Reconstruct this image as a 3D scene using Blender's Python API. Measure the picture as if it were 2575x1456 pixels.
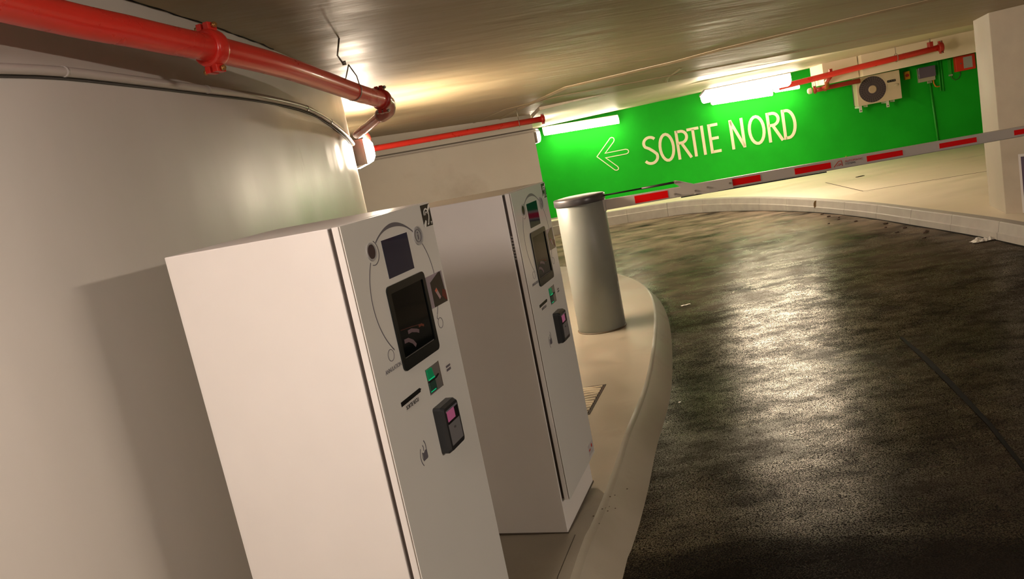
import bpy, bmesh, math, random
from mathutils import Vector, Matrix
random.seed(7)
PI = math.pi
for o in list(bpy.data.objects): bpy.data.objects.remove(o, do_unlink=True)
scn = bpy.context.scene
C = scn.collection

# ------------------------------------------------------------------ camera
F_PX, PITCH, ROLL, HC = 1953.7, 0.1696, 0.1967, 1.6968
cam_d = bpy.data.cameras.new('camera'); cam = bpy.data.objects.new('camera', cam_d); C.objects.link(cam)
cam_d.sensor_fit = 'HORIZONTAL'; cam_d.sensor_width = 36.0; cam_d.lens = 36.0 * F_PX / 2575.0
cam_d.clip_start = 0.02; cam_d.clip_end = 200
_f = Vector((0, math.cos(PITCH), -math.sin(PITCH))); _r = Vector((1, 0, 0)); _d = _f.cross(_r)
_x = math.cos(ROLL) * _r + math.sin(ROLL) * _d; _dn = -math.sin(ROLL) * _r + math.cos(ROLL) * _d
M = Matrix((( _x[0], -_dn[0], -_f[0]), (_x[1], -_dn[1], -_f[1]), (_x[2], -_dn[2], -_f[2]))).to_4x4()
M.translation = Vector((0, 0, HC)); cam.matrix_world = M
scn.camera = cam

# ------------------------------------------------------------------ world, exposure, lamp strengths
w = bpy.data.worlds.new('world'); scn.world = w; w.use_nodes = True
w.node_tree.nodes['Background'].inputs[0].default_value = (1, .8, .6, 1)
w.node_tree.nodes['Background'].inputs[1].default_value = 0.02
scn.view_settings.view_transform = 'Standard'; scn.view_settings.look = 'None'
scn.view_settings.gamma = 1.0; scn.view_settings.use_curve_mapping = False
scn.view_settings.exposure = -0.18
WARM = (1.0, 0.82, 0.62)
PINK = (1.0, 0.85, 0.77)
S_WALL_LAMP, S_ROW, S_NEAR, S_BACK, S_CORNER, S_RIGHT = 190.0, 46.0, 66.0, 87.0, 40.0, 232.0

# ------------------------------------------------------------------ materials
def newmat(name):
    m = bpy.data.materials.new(name); m.use_nodes = True
    return m, m.node_tree.nodes, m.node_tree.links, m.node_tree.nodes['Principled BSDF']
def mat(name, col, rough=.5, metal=0.0, spec=.5, emit=None, es=0.0, coat=0.0):
    m, n, l, b = newmat(name)
    b.inputs['Base Color'].default_value = (*col, 1); b.inputs['Roughness'].default_value = rough
    b.inputs['Metallic'].default_value = metal; b.inputs['Specular IOR Level'].default_value = spec
    b.inputs['Coat Weight'].default_value = coat
    if emit:
        b.inputs['Emission Color'].default_value = (*emit, 1); b.inputs['Emission Strength'].default_value = es
    return m
def noisy(name, c1, c2, scale=4, rough=(.5, .7), bump=.1, bscale=60, stretch=(1, 1, 1), spec=.5, detail=6, coat=0, lo=.35, hi=.65, bdist=.01, c3=None, s3=1.0, lo3=.6, hi3=.7):
    m, n, l, b = newmat(name)
    tc = n.new('ShaderNodeTexCoord'); mp = n.new('ShaderNodeMapping'); mp.inputs['Scale'].default_value = stretch
    l.new(tc.outputs['Object'], mp.inputs[0])
    nz = n.new('ShaderNodeTexNoise'); nz.inputs['Scale'].default_value = scale; nz.inputs['Detail'].default_value = detail
    l.new(mp.outputs[0], nz.inputs['Vector'])
    mr = n.new('ShaderNodeMapRange'); mr.inputs[1].default_value = lo; mr.inputs[2].default_value = hi
    l.new(nz.outputs[0], mr.inputs[0])
    mx = n.new('ShaderNodeMix'); mx.data_type = 'RGBA'; mx.inputs[6].default_value = (*c1, 1); mx.inputs[7].default_value = (*c2, 1)
    l.new(mr.outputs[0], mx.inputs[0]); out = mx.outputs[2]
    if c3:
        n3 = n.new('ShaderNodeTexNoise'); n3.inputs['Scale'].default_value = s3; n3.inputs['Detail'].default_value = 8; n3.inputs['Roughness'].default_value = .65
        l.new(mp.outputs[0], n3.inputs['Vector'])
        m3 = n.new('ShaderNodeMapRange'); m3.inputs[1].default_value = lo3; m3.inputs[2].default_value = hi3; l.new(n3.outputs[0], m3.inputs[0])
        x3 = n.new('ShaderNodeMix'); x3.data_type = 'RGBA'; x3.inputs[7].default_value = (*c3, 1)
        l.new(m3.outputs[0], x3.inputs[0]); l.new(out, x3.inputs[6]); out = x3.outputs[2]
    l.new(out, b.inputs['Base Color'])
    rr = n.new('ShaderNodeMapRange'); rr.inputs[3].default_value = rough[0]; rr.inputs[4].default_value = rough[1]; rr.inputs[1].default_value = lo; rr.inputs[2].default_value = hi
    l.new(nz.outputs[0], rr.inputs[0]); l.new(rr.outputs[0], b.inputs['Roughness'])
    b.inputs['Specular IOR Level'].default_value = spec; b.inputs['Coat Weight'].default_value = coat
    if bump:
        nb = n.new('ShaderNodeTexNoise'); nb.inputs['Scale'].default_value = bscale; nb.inputs['Detail'].default_value = 4
        l.new(mp.outputs[0], nb.inputs['Vector'])
        bp = n.new('ShaderNodeBump'); bp.inputs['Strength'].default_value = bump; bp.inputs['Distance'].default_value = bdist
        l.new(nb.outputs[0], bp.inputs['Height']); l.new(bp.outputs[0], b.inputs['Normal'])
    return m

M_WALL = noisy('painted_concrete', (.50, .47, .42), (.56, .53, .48), 1.2, (.28, .38), .28, 2.0, (1, 1, .4), bdist=.03, c3=(.34, .31, .27), s3=3.0, lo3=.66, hi3=.75)
M_WHITEWALL = noisy('white_wall', (.58, .55, .49), (.63, .60, .54), .8, (.5, .65), .1, 6, bdist=.01, c3=(.50, .46, .40), s3=.7, lo3=.55, hi3=.75)
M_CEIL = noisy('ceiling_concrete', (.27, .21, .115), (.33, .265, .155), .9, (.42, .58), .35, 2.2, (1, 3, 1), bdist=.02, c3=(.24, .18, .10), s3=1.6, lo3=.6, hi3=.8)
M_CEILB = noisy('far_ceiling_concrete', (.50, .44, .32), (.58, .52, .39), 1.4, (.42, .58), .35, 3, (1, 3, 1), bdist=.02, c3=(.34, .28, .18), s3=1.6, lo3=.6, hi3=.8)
M_GREEN = noisy('green_paint', (.006, .36, .012), (.008, .41, .015), 2, (.6, .7), .08, 40, bdist=.004, spec=.15)
M_GREENPIPE = mat('green_painted_pipe', (.018, .36, .022), .4)
M_CREAM = mat('cream_lettering', (.72, .66, .48), .6, spec=.2)
M_BEAM = noisy('beam_paint', (.74, .67, .50), (.80, .73, .56), 1.5, (.5, .6), .1, 10)
M_COL = noisy('pillar_concrete', (.37, .32, .25), (.42, .37, .295), 3, (.6, .8), .3, 90, bdist=.004)
M_ISLAND = noisy('island_concrete', (.27, .235, .175), (.33, .29, .22), 2.5, (.42, .6), .25, 120, bdist=.003, c3=(.27, .23, .17), s3=2.2, lo3=.58, hi3=.75)
M_KERB = noisy('kerb_concrete', (.34, .315, .285), (.40, .375, .34), 5, (.6, .8), .3, 100, bdist=.004)
M_PLAT = noisy('platform_concrete', (.80, .70, .55), (.86, .76, .61), 1.2, (.4, .55), .12, 80, (.6, 2, 1), bdist=.003, c3=(.42, .37, .29), s3=1.5, lo3=.6, hi3=.8)
M_KIOSK = noisy('white_enamel', (.74, .71, .67), (.77, .74, .70), 3, (.34, .40), .04, 300, bdist=.001)
M_KTOP = M_KIOSK
M_GLASS = mat('white_front_glass', (.70, .69, .64), .10, spec=.55)
M_SEAM = mat('brown_seam', (.11, .075, .04), .6)
M_DARK = mat('black_gap', (.008, .008, .008), .7)
M_PRINT = mat('grey_print', (.13, .12, .14), .35)
M_RING = mat('grey_ring', (.40, .39, .38), .3)
M_SCREEN = mat('dark_blue_display', (.010, .013, .042), .05, spec=.5)
M_BEZEL = mat('black_bezel', (.010, .012, .011), .22, spec=.3)
M_BLACKGL = mat('black_glass', (.002, .003, .003), .06, spec=.10)
M_BLACKP = mat('black_plastic', (.018, .019, .020), .35)
M_PADGREY = mat('keypad_grey', (.17, .165, .17), .4)
M_PINKSCR = mat('pink_display', (.3, .06, .12), .3, emit=(.9, .26, .50), es=.16)
M_LILAC = mat('lilac_frame', (.16, .15, .19), .3)
M_GREENLED = mat('green_led_plastic', (.0, .12, .04), .3, emit=(0, .8, .28), es=.09)
M_GREENLINE = mat('green_light_line', (.0, .5, .2), .25, emit=(.02, 1, .4), es=.3)
M_STEEL = mat('brushed_steel', (.32, .31, .30), .35, metal=.7)
M_STEELD = mat('dull_steel', (.22, .20, .18), .45, metal=.5)
M_LABEL = mat('paper_label', (.60, .58, .54), .5)
M_STICKB = mat('black_sticker', (.008, .008, .008), .25)
M_WHITE = mat('white_print', (.75, .74, .68), .4)
M_PROMO_L = mat('mauve_print', (.30, .25, .28), .3)
M_PROMO_D = mat('dark_photo_print', (.014, .011, .010), .15)
M_PROMO_R = mat('red_print', (.12, .008, .005), .35)
M_PROMO_P = mat('pink_ticket_print', (.42, .28, .28), .4)
M_ORANGE = mat('orange_print', (.6, .12, .05), .4)
M_HOUS = noisy('housing_grey_paint', (.27, .29, .26), (.29, .31, .28), 4, (.33, .40), .03, 200, bdist=.001)
M_LID = mat('dark_grey_lid', (.10, .095, .10), .3, metal=.3)
M_ARM = mat('arm_white_aluminium', (.52, .48, .43), .38)
M_RED = mat('red_reflective', (.80, .001, .001), .5, spec=.12)
M_PIPE = noisy('red_pipe_paint', (.74, .034, .022), (.78, .040, .026), 6, (.27, .30), .06, 50, bdist=.002, coat=.3)
M_PIPE2 = mat('red_pipe_dark', (.36, .020, .012), .3, coat=.3)
M_BRASS = mat('brass_bolt', (.55, .30, .10), .35, metal=.8)
M_ZINC = mat('zinc_steel', (.36, .32, .26), .4, metal=.8)
M_CONDUIT = mat('grey_conduit', (.46, .42, .38), .28)
M_LAMPB = mat('lamp_body', (.30, .27, .24), .45)
M_ACB = noisy('beige_unit_metal', (.50, .43, .30), (.56, .48, .34), 3, (.35, .45), 0)
M_FAN = mat('fan_recess', (.05, .04, .045), .5)
M_BLADE = mat('fan_guard', (.11, .09, .10), .4)
M_HUB = mat('fan_hub', (.42, .33, .22), .35)
M_BRKT = mat('white_bracket', (.55, .58, .48), .4)
M_BOXG = mat('grey_box_cover', (.13, .11, .15), .2)
M_BOXL = mat('pale_box_base', (.40, .38, .28), .5)
M_YEL = mat('yellow_plate', (.55, .30, .01), .4)
M_ORC = mat('orange_cable', (.55, .20, .01), .45)
M_REDBOX = mat('red_cabinet', (.62, .035, .012), .4)
M_PANELG = mat('grey_notice', (.36, .38, .36), .35)
M_CABLE = mat('dark_green_cable', (.05, .07, .03), .5)
M_GRATE = mat('worn_steel_plate', (.60, .52, .38), .35, metal=.25)
M_PIT = mat('dark_pit', (.03, .02, .01), .9)
M_PAPER = mat('white_paper', (.75, .72, .66), .7)
M_LEAF = mat('dry_leaf', (.20, .12, .04), .7)
M_GRIT = mat('grit_brown', (.07, .045, .03), .9)
M_TAR = mat('tar_seam', (.004, .0035, .003), .75, spec=.1)
M_SIGNW = mat('sign_white', (.55, .52, .52), .4)
M_SIGNP = mat('sign_purple', (.03, .01, .05), .4)
def lampmat(name, col, s):
    return mat(name, (.8, .8, .8), .4, emit=col, es=s)
M_L_WALL = lampmat('wall_lamp_glow', WARM, S_WALL_LAMP)
M_L_ROW = lampmat('row_lamp_glow', WARM, S_ROW)
M_L_NEAR = lampmat('near_lamp_glow', WARM, S_NEAR)
M_L_BACK = lampmat('rear_lamp_glow', PINK, S_BACK)
M_L_CORNER = lampmat('corner_lamp_glow', WARM, S_CORNER)
M_L_RIGHT = lampmat('right_lamp_glow', (1, .84, .71), S_RIGHT)
# asphalt: dark, polished by tyres, with fine relief
def asphalt():
    m, n, l, b = newmat('worn_asphalt')
    tc = n.new('ShaderNodeTexCoord')
    a = n.new('ShaderNodeTexNoise'); a.inputs['Scale'].default_value = .9; a.inputs['Detail'].default_value = 5; a.inputs['Roughness'].default_value = .5
    mp = n.new('ShaderNodeMapping'); mp.inputs['Scale'].default_value = (1, 1.35, 1); l.new(tc.outputs['Object'], mp.inputs[0]); l.new(mp.outputs[0], a.inputs['Vector'])
    g = n.new('ShaderNodeTexVoronoi'); g.inputs['Scale'].default_value = 110; l.new(tc.outputs['Object'], g.inputs['Vector'])
    f = n.new('ShaderNodeTexNoise'); f.inputs['Scale'].default_value = 60; f.inputs['Detail'].default_value = 5; l.new(tc.outputs['Object'], f.inputs['Vector'])
    mr = n.new('ShaderNodeMapRange'); mr.inputs[1].default_value = .35; mr.inputs[2].default_value = .7; l.new(a.outputs[0], mr.inputs[0])
    mx = n.new('ShaderNodeMix'); mx.data_type = 'RGBA'; mx.inputs[6].default_value = (.007, .006, .005, 1); mx.inputs[7].default_value = (.020, .016, .013, 1)
    l.new(mr.outputs[0], mx.inputs[0])
    mx2 = n.new('ShaderNodeMix'); mx2.data_type = 'RGBA'; mx2.blend_type = 'MULTIPLY'; mx2.inputs[0].default_value = .5; l.new(mx.outputs[2], mx2.inputs[6]); l.new(f.outputs[0], mx2.inputs[7])
    # pale brown noise patches, stronger towards the far stretch
    sx = n.new('ShaderNodeSeparateXYZ'); l.new(tc.outputs['Object'], sx.inputs[0])
    dm = n.new('ShaderNodeMapRange'); dm.inputs[1].default_value = 6.5; dm.inputs[2].default_value = 13.0; dm.inputs[4].default_value = 1.0; l.new(sx.outputs['Y'], dm.inputs[0])
    d2 = n.new('ShaderNodeTexNoise'); d2.inputs['Scale'].default_value = 1.6; d2.inputs['Detail'].default_value = 7; l.new(mp.outputs[0], d2.inputs['Vector'])
    d3 = n.new('ShaderNodeMapRange'); d3.inputs[1].default_value = .25; d3.inputs[2].default_value = .60; l.new(d2.outputs[0], d3.inputs[0])
    dq = n.new('ShaderNodeMath'); dq.operation = 'MULTIPLY'; l.new(dm.outputs[0], dq.inputs[0]); l.new(d3.outputs[0], dq.inputs[1])
    md = n.new('ShaderNodeMix'); md.data_type = 'RGBA'; md.inputs[7].default_value = (.23, .18, .135, 1); l.new(dq.outputs[0], md.inputs[0]); l.new(mx2.outputs[2], md.inputs[6])
    l.new(md.outputs[2], b.inputs['Base Color'])
    b1 = n.new('ShaderNodeBump'); b1.inputs['Strength'].default_value = .22; b1.inputs['Distance'].default_value = .0016; l.new(g.outputs['Distance'], b1.inputs['Height'])
    b2 = n.new('ShaderNodeBump'); b2.inputs['Strength'].default_value = .14; b2.inputs['Distance'].default_value = .015; l.new(a.outputs[0], b2.inputs['Height']); l.new(b1.outputs[0], b2.inputs['Normal'])
    b.inputs['Specular IOR Level'].default_value = 0; b.inputs['Roughness'].default_value = .9
    l.new(b2.outputs[0], b.inputs['Normal'])
    gl = n.new('ShaderNodeBsdfGlossy'); gl.inputs['Color'].default_value = (1, .97, .92, 1); l.new(b2.outputs[0], gl.inputs['Normal'])
    rr = n.new('ShaderNodeMapRange'); rr.inputs[1].default_value = .35; rr.inputs[2].default_value = .65; rr.inputs[3].default_value = .22; rr.inputs[4].default_value = .30
    l.new(a.outputs[0], rr.inputs[0]); l.new(rr.outputs[0], gl.inputs['Roughness'])
    fr = n.new('ShaderNodeFresnel'); fr.inputs['IOR'].default_value = 1.12
    pn = n.new('ShaderNodeTexNoise'); pn.inputs['Scale'].default_value = 3.6; pn.inputs['Detail'].default_value = 9; pn.inputs['Roughness'].default_value = .62; pn.inputs['Distortion'].default_value = .2; l.new(mp.outputs[0], pn.inputs['Vector'])
    pr = n.new('ShaderNodeMapRange'); pr.inputs[1].default_value = .36; pr.inputs[2].default_value = .62; pr.inputs[3].default_value = .145; pr.inputs[4].default_value = .05; l.new(pn.outputs[0], pr.inputs[0])
    mu = n.new('ShaderNodeMath'); mu.operation = 'MULTIPLY'; l.new(fr.outputs[0], mu.inputs[0]); l.new(pr.outputs[0], mu.inputs[1])
    gn = n.new('ShaderNodeTexNoise'); gn.inputs['Scale'].default_value = 150; gn.inputs['Detail'].default_value = 2; l.new(tc.outputs['Object'], gn.inputs['Vector'])
    gr_ = n.new('ShaderNodeMapRange'); gr_.inputs[1].default_value = .38; gr_.inputs[2].default_value = .62; gr_.inputs[3].default_value = .05; gr_.inputs[4].default_value = 1.9; l.new(gn.outputs[0], gr_.inputs[0])
    mv = n.new('ShaderNodeMath'); mv.operation = 'MULTIPLY'; l.new(mu.outputs[0], mv.inputs[0]); l.new(gr_.outputs[0], mv.inputs[1])
    ms = n.new('ShaderNodeMixShader'); l.new(mv.outputs[0], ms.inputs[0]); l.new(b.outputs[0], ms.inputs[1]); l.new(gl.outputs[0], ms.inputs[2])
    l.new(ms.outputs[0], n['Material Output'].inputs['Surface'])
    return m
M_ASPH = asphalt()

# ------------------------------------------------------------------ mesh helpers
class MB:
    def __init__(s): s.bm = bmesh.new()
    def poly(s, pts):
        return s.bm.faces.new([s.bm.verts.new(p) for p in pts])
    def prism(s, base, top):
        n = len(base); a = [s.bm.verts.new(p) for p in base]; b = [s.bm.verts.new(p) for p in top]
        s.bm.faces.new(a[::-1]); s.bm.faces.new(b)
        for i in range(n): s.bm.faces.new((a[i], a[(i+1) % n], b[(i+1) % n], b[i]))
        return s
    def box(s, x0, x1, y0, y1, z0, z1):
        return s.prism([(x0, y0, z0), (x1, y0, z0), (x1, y1, z0), (x0, y1, z0)], [(x0, y0, z1), (x1, y0, z1), (x1, y1, z1), (x0, y1, z1)])
    def plate(s, uz, y0, y1):            # polygon in the x-z plane, thickened along y
        return s.prism([(u, y0, z) for u, z in uz], [(u, y1, z) for u, z in uz])
    def ring(s, cu, cz, r0, r1, y0, y1, n=28, a0=0, a1=2*PI, wfun=None):   # flat ring in x-z
        closed = abs(a1 - a0 - 2*PI) < 1e-6; k = n if closed else n + 1
        V = []
        for i in range(k):
            t = a0 + (a1 - a0) * i / n; ri, ro = (r0, r1) if not wfun else wfun(i / n)
            V.append([s.bm.verts.new((cu + r * math.cos(t), y, cz + r * math.sin(t))) for r, y in ((ri, y0), (ro, y0), (ro, y1), (ri, y1))])
        for i in range(n if closed else n):
            A, B = V[i], V[(i+1) % k]
            for j in range(4): s.bm.faces.new((A[j], A[(j+1) % 4], B[(j+1) % 4], B[j]))
        if not closed: s.bm.faces.new(V[0][::-1]); s.bm.faces.new(V[-1])
        return s
    def disc(s, cu, cz, r, y0, y1, n=28, ry=None):
        ry = ry or r
        return s.plate([(cu + r*math.cos(2*PI*i/n), cz + ry*math.sin(2*PI*i/n)) for i in range(n)], y0, y1)
    def stroke(s, pts, wd, y0, y1, closed=False):   # flat polyline of given width in x-z
        P = [Vector(p) for p in pts]; n = len(P); L = []
        for i in range(n):
            a = P[i-1] if (i > 0 or closed) else None; b = P[(i+1) % n] if (i < n-1 or closed) else None
            d1 = (P[i]-a).normalized() if a is not None else None; d2 = (b-P[i]).normalized() if b is not None else None
            d = (d1+d2).normalized() if d1 is not None and d2 is not None else (d1 if d1 is not None else d2)
            nn = Vector((-d.y, d.x)); k = 1.0
            if d1 is not None and d2 is not None: k = 1/max(.45, nn.dot(Vector((-d1.y, d1.x))))
            L.append((P[i]+nn*wd/2*k, P[i]-nn*wd/2*k))
        m = n if closed else n-1
        rows = [[s.bm.verts.new((q.x, y, q.y)) for q, y in ((a, y0), (b, y0), (b, y1), (a, y1))] for a, b in L]
        for i in range(m):
            A, B = rows[i], rows[(i+1) % n]
            for j in range(4): s.bm.faces.new((A[j], A[(j+1) % 4], B[(j+1) % 4], B[j]))
        if not closed: s.bm.faces.new(rows[0][::-1]); s.bm.faces.new(rows[-1])
        return s
    def tube(s, pts, r, n=16, caps=True):
        P = [Vector(p) for p in pts]; R = r if isinstance(r, (list, tuple)) else [r]*len(P); rings = []
        up = Vector((0, 0, 1)); t0 = (P[1]-P[0]).normalized()
        if abs(t0.dot(up)) > .95: up = Vector((1, 0, 0))
        for i, p in enumerate(P):
            t = ((P[min(i+1, len(P)-1)] - P[i]).normalized() + (P[i] - P[max(i-1, 0)]).normalized())
            t = t.normalized() if t.length > 1e-6 else t0
            a = (up - t * up.dot(t)).normalized(); b = t.cross(a); up = a
            rings.append([s.bm.verts.new(p + R[i]*(math.cos(2*PI*j/n)*a + math.sin(2*PI*j/n)*b)) for j in range(n)])
        for A, B in zip(rings, rings[1:]):
            for j in range(n):
                f = s.bm.faces.new((A[j], A[(j+1) % n], B[(j+1) % n], B[j])); f.smooth = True
        if caps: s.bm.faces.new(rings[0][::-1]); s.bm.faces.new(rings[-1])
        return s
    def lathe(s, prof, n=48, cx=0, cy=0):
        rings = [[s.bm.verts.new((cx + r*math.cos(2*PI*j/n), cy + r*math.sin(2*PI*j/n), z)) for j in range(n)] for r, z in prof]
        for A, B in zip(rings, rings[1:]):
            for j in range(n):
                f = s.bm.faces.new((A[j], A[(j+1) % n], B[(j+1) % n], B[j])); f.smooth = True
        s.bm.faces.new(rings[0][::-1]); s.bm.faces.new(rings[-1]); return s
    def grid(s, rows, smooth=False):
        V = [[s.bm.verts.new(p) for p in r] for r in rows]
        for A, B in zip(V, V[1:]):
            for j in range(len(A)-1):
                f = s.bm.faces.new((A[j], A[j+1], B[j+1], B[j])); f.smooth = smooth
        return s
    def build(s, name, m, parent=None, bevel=0, seg=2, smooth_angle=None):
        bmesh.ops.recalc_face_normals(s.bm, faces=s.bm.faces)
        me = bpy.data.meshes.new(name); s.bm.to_mesh(me); s.bm.free(); me.materials.append(m)
        o = bpy.data.objects.new(name, me); C.objects.link(o)
        if parent: o.parent = parent
        if bevel:
            b = o.modifiers.new('bevel', 'BEVEL'); b.width = bevel; b.segments = seg; b.limit_method = 'ANGLE'; b.angle_limit = .6
        return o
def tag(o, label, cat, group=None, kind=None):
    o['label'] = label; o['category'] = cat
    if group: o['group'] = group
    if kind: o['kind'] = kind
    return o
def thing(name, label, cat, loc=(0, 0, 0), rz=0, group=None):
    o = bpy.data.objects.new(name, None); C.objects.link(o); o.location = loc; o.rotation_euler = (0, 0, rz); o.empty_display_size = .1
    return tag(o, label, cat, group)
def struct(name, mb, m, parent=None, bevel=0, label=None):
    o = mb.build(name, m, parent, bevel); o['kind'] = 'structure'
    if label: o['label'] = label
    return o
def copy_tree(o, parent=None):
    c = o.copy(); C.objects.link(c)
    if parent: c.parent = parent
    for ch in [q for q in bpy.data.objects if q.parent == o and q != c]: copy_tree(ch, c)
    return c
def text(name, body, size, m, parent, loc, rot, sx=1.0, align='LEFT', depth=.0004, bold=0):
    cu = bpy.data.curves.new(name, 'FONT'); cu.body = body; cu.size = size; cu.extrude = depth; cu.align_x = align; cu.offset = bold
    t = bpy.data.objects.new(name, cu); C.objects.link(t)
    bpy.context.view_layer.update()
    me = bpy.data.meshes.new_from_object(t.evaluated_get(bpy.context.evaluated_depsgraph_get()))
    bpy.data.objects.remove(t, do_unlink=True)
    me.materials.clear(); me.materials.append(m)
    for v in me.vertices: v.co.x *= sx
    o = bpy.data.objects.new(name, me); C.objects.link(o)
    o.parent = parent; o.location = loc; o.rotation_euler = rot
    return o
UPR = (PI/2, 0, 0)       # text standing in x-z, facing -y
def interp(tab, y):
    if y <= tab[0][0]: return tab[0][1]
    for (a, va), (b, vb) in zip(tab, tab[1:]):
        if y <= b: return va + (vb-va)*(y-a)/(b-a)
    return tab[-1][1]
def smoothtab(tab, step=.15):            # Catmull-Rom resample of (y, x)
    out = []
    for i in range(len(tab)-1):
        p0 = tab[max(i-1, 0)]; p1 = tab[i]; p2 = tab[i+1]; p3 = tab[min(i+2, len(tab)-1)]
        n = max(1, int((p2[0]-p1[0])/step))
        for k in range(n):
            t = k/n
            out.append(tuple(.5*((2*p1[j]) + (-p0[j]+p2[j])*t + (2*p0[j]-5*p1[j]+4*p2[j]-p3[j])*t*t + (-p0[j]+3*p1[j]-3*p2[j]+p3[j])*t**3) for j in (0, 1)))
    out.append(tab[-1]); return out

# ------------------------------------------------------------------ levels of the place
def zi(y): return -.05*(min(y, 6.04)-2.04)                     # island top, falls gently away
def zr(y): return zi(y)-.15-max(0, y-13.5)*.022                # roadway
def zc(x, y): return 2.5-.0358*(x+1)-.0083*(y-4)               # near ceiling slab
def zcb(x, y): return 2.32+.010*(x-6)-.015*(y-15)              # ceiling beyond the last drop
ZP = -.14                                                      # far platform
CX, CY, CR = -13.6, 5.15, 12.6                                 # curved core wall
def core_x(y, off=0): return CX+math.sqrt((CR+off)**2-(y-CY)**2)
RW = math.atan2(-.236, 1)                                      # green wall direction
def W(u, z, off=0): return Vector((1.42+u*.97326, 20-1.0275*off-u*.22969, z))

# --------------------------------------------------- floor (road)
ys = [-6+.25*i for i in range(109)]
struct('floor', MB().grid([[(x, y, zr(y)) for x in (-8, -4, 0, 2, 4, 6, 9, 14)] for y in ys], True), M_ASPH)
# --------------------------------------------------- near island with battered kerb
B = [(-6, .12), (-3, -.35), (0, -.35), (2, -.06), (3.14, .227), (3.4, .315), (3.674, .409), (4.1, .541), (4.63, .694), (5.13, .857), (5.66, 1.02), (6.38, 1.21), (7.1, 1.379), (7.68, 1.503), (8.19, 1.598), (8.79, 1.683), (9.4, 1.732), (9.95, 1.721), (10.4, 1.66), (10.89, 1.535), (11.4, 1.36), (12.0, 1.12), (12.5, .86), (12.99, .45), (13.3, -.2), (13.4, -1.2)]
Bs = smoothtab(B, .12)
rows = []
for y, x in Bs:
    ins = .175 if y < 6 else .175-.05*min(1, (y-6)/3); z = zi(y); r = zr(y)-.03
    k = min(1, max(0, (y-12.2)/1.2)); dy = -.10*k
    rows.append([(-5, min(y+dy, 12.9), z), (-1.5, y+dy, z), (min(-.6, x-ins-.4), y+dy, z), (x-ins-.06, y+dy, z), (x-ins, y+dy, z-.001), (x-ins+.018, y+dy*.8, z-.010), (x-ins+.030, y+dy*.7, z-.026), (x, y, zr(y)+.0), (x+.01, y, r)])
mb = MB().grid([r[:5] for r in rows], True).grid([r[4:7] for r in rows], True).grid([r[6:] for r in rows], True)
mb.poly([rows[-1][j] for j in range(9)]+[(-5, 13.45, zr(13.4)-.03)])
struct('floor_island', mb, M_ISLAND, label='raised beige concrete island with a sloped kerb, under the kiosks')
# fine joint in the island, in front of the first kiosk
struct('trim_1', MB().tube([(-.105, 2.75, zi(2.75)+.0002), (-.045, 3.0, zi(3.0)+.0002), (.065, 3.35, zi(3.35)+.0002)], .0014, 5), M_PIT, label='dark hairline joint in the island concrete')
# --------------------------------------------------- far platform with kerb stones
K = [(-6, 3.0), (-1, 4.0), (2, 4.55), (4.5, 5.05), (6.5, 5.38), (8.22, 5.56), (9.12, 5.64), (10.57, 5.68), (12.27, 5.69), (14.4, 5.50), (16.1, 5.18), (17.4, 4.72), (18.3, 4.10), (19.0, 2.63), (19.45, 1.2), (19.9, -.4), (20.4, -2.4)]
Ks = smoothtab(K, .2)
struct('floor_platform', MB().grid([[(x+.10, y, ZP), (8, y, ZP), (14, y, ZP)] for y, x in Ks], True), M_PLAT, label='pale raised concrete platform beyond the road')
plat = bpy.data.objects['floor_platform']
L = [Vector((x, y)) for y, x in Ks]; run = 0; marks = [(0.0, L[0])]
for a, b in zip(L, L[1:]): run += (b-a).length; marks.append((run, b))
def at_len(t):
    for (s0, p0), (s1, p1) in zip(marks, marks[1:]):
        if t <= s1: return p0+(p1-p0)*((t-s0)/max(1e-6, s1-s0))
    return marks[-1][1]
t = 6.0
while t < run-.5:
    e = min(t+1.0, run); n = 5; mb = MB(); R_ = []
    for i in range(n+1):
        u = t+.003+(e-t-.006)*i/n; p = at_len(u); q = at_len(min(u+.05, run)); p0 = at_len(max(u-.05, 0)); d = (q-p0).normalized(); nn = Vector((d.y, -d.x)); base = zr(p.y)-.03
        hi = p+nn*.16; mid = p+nn*.035
        R_.append([(hi.x, hi.y, base), (hi.x, hi.y, ZP+.003), (mid.x+nn.x*.012, mid.y+nn.y*.012, ZP+.003), (mid.x, mid.y, ZP-.008), (p.x+nn.x*.016, p.y+nn.y*.016, ZP-.115), (p.x, p.y, ZP-.125), (p.x, p.y, base), (hi.x, hi.y, base)])
    mb.grid(R_); mb.poly(R_[0][:-1]); mb.poly(R_[-1][:-1][::-1])
    mb.build('kerb_stone', M_KERB, plat)
    t = e
# tar line along the foot of the kerb
struct('trim_2', MB().grid([[(x-.035-.02*math.sin(y*7)*math.sin(y*2.3), y, zr(y)+.003), (x+.01, y, zr(y)+.004)] for y, x in Ks if y < 18.5]), M_TAR, label='dark ragged tar edge along the foot of the far kerb')
# tar seam across the asphalt
struct('trim_3', MB().grid([[(3.02-.012, 6.05, zr(6.05)+.003), (3.02+.012, 6.05, zr(6.05)+.003)], [(2.85-.022, 5.4, zr(5.4)+.003), (2.85+.022, 5.4, zr(5.4)+.003)], [(2.66-.02, 4.75, zr(4.75)+.003), (2.66+.02, 4.75, zr(4.75)+.003)], [(2.43-.014, 4.0, zr(4.0)+.003), (2.43+.014, 4.0, zr(4.0)+.003)], [(2.18-.01, 3.3, zr(3.3)+.003), (2.18+.01, 3.3, zr(3.3)+.003)]]), M_TAR, label='thin dark tar seam running along the asphalt')

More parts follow.
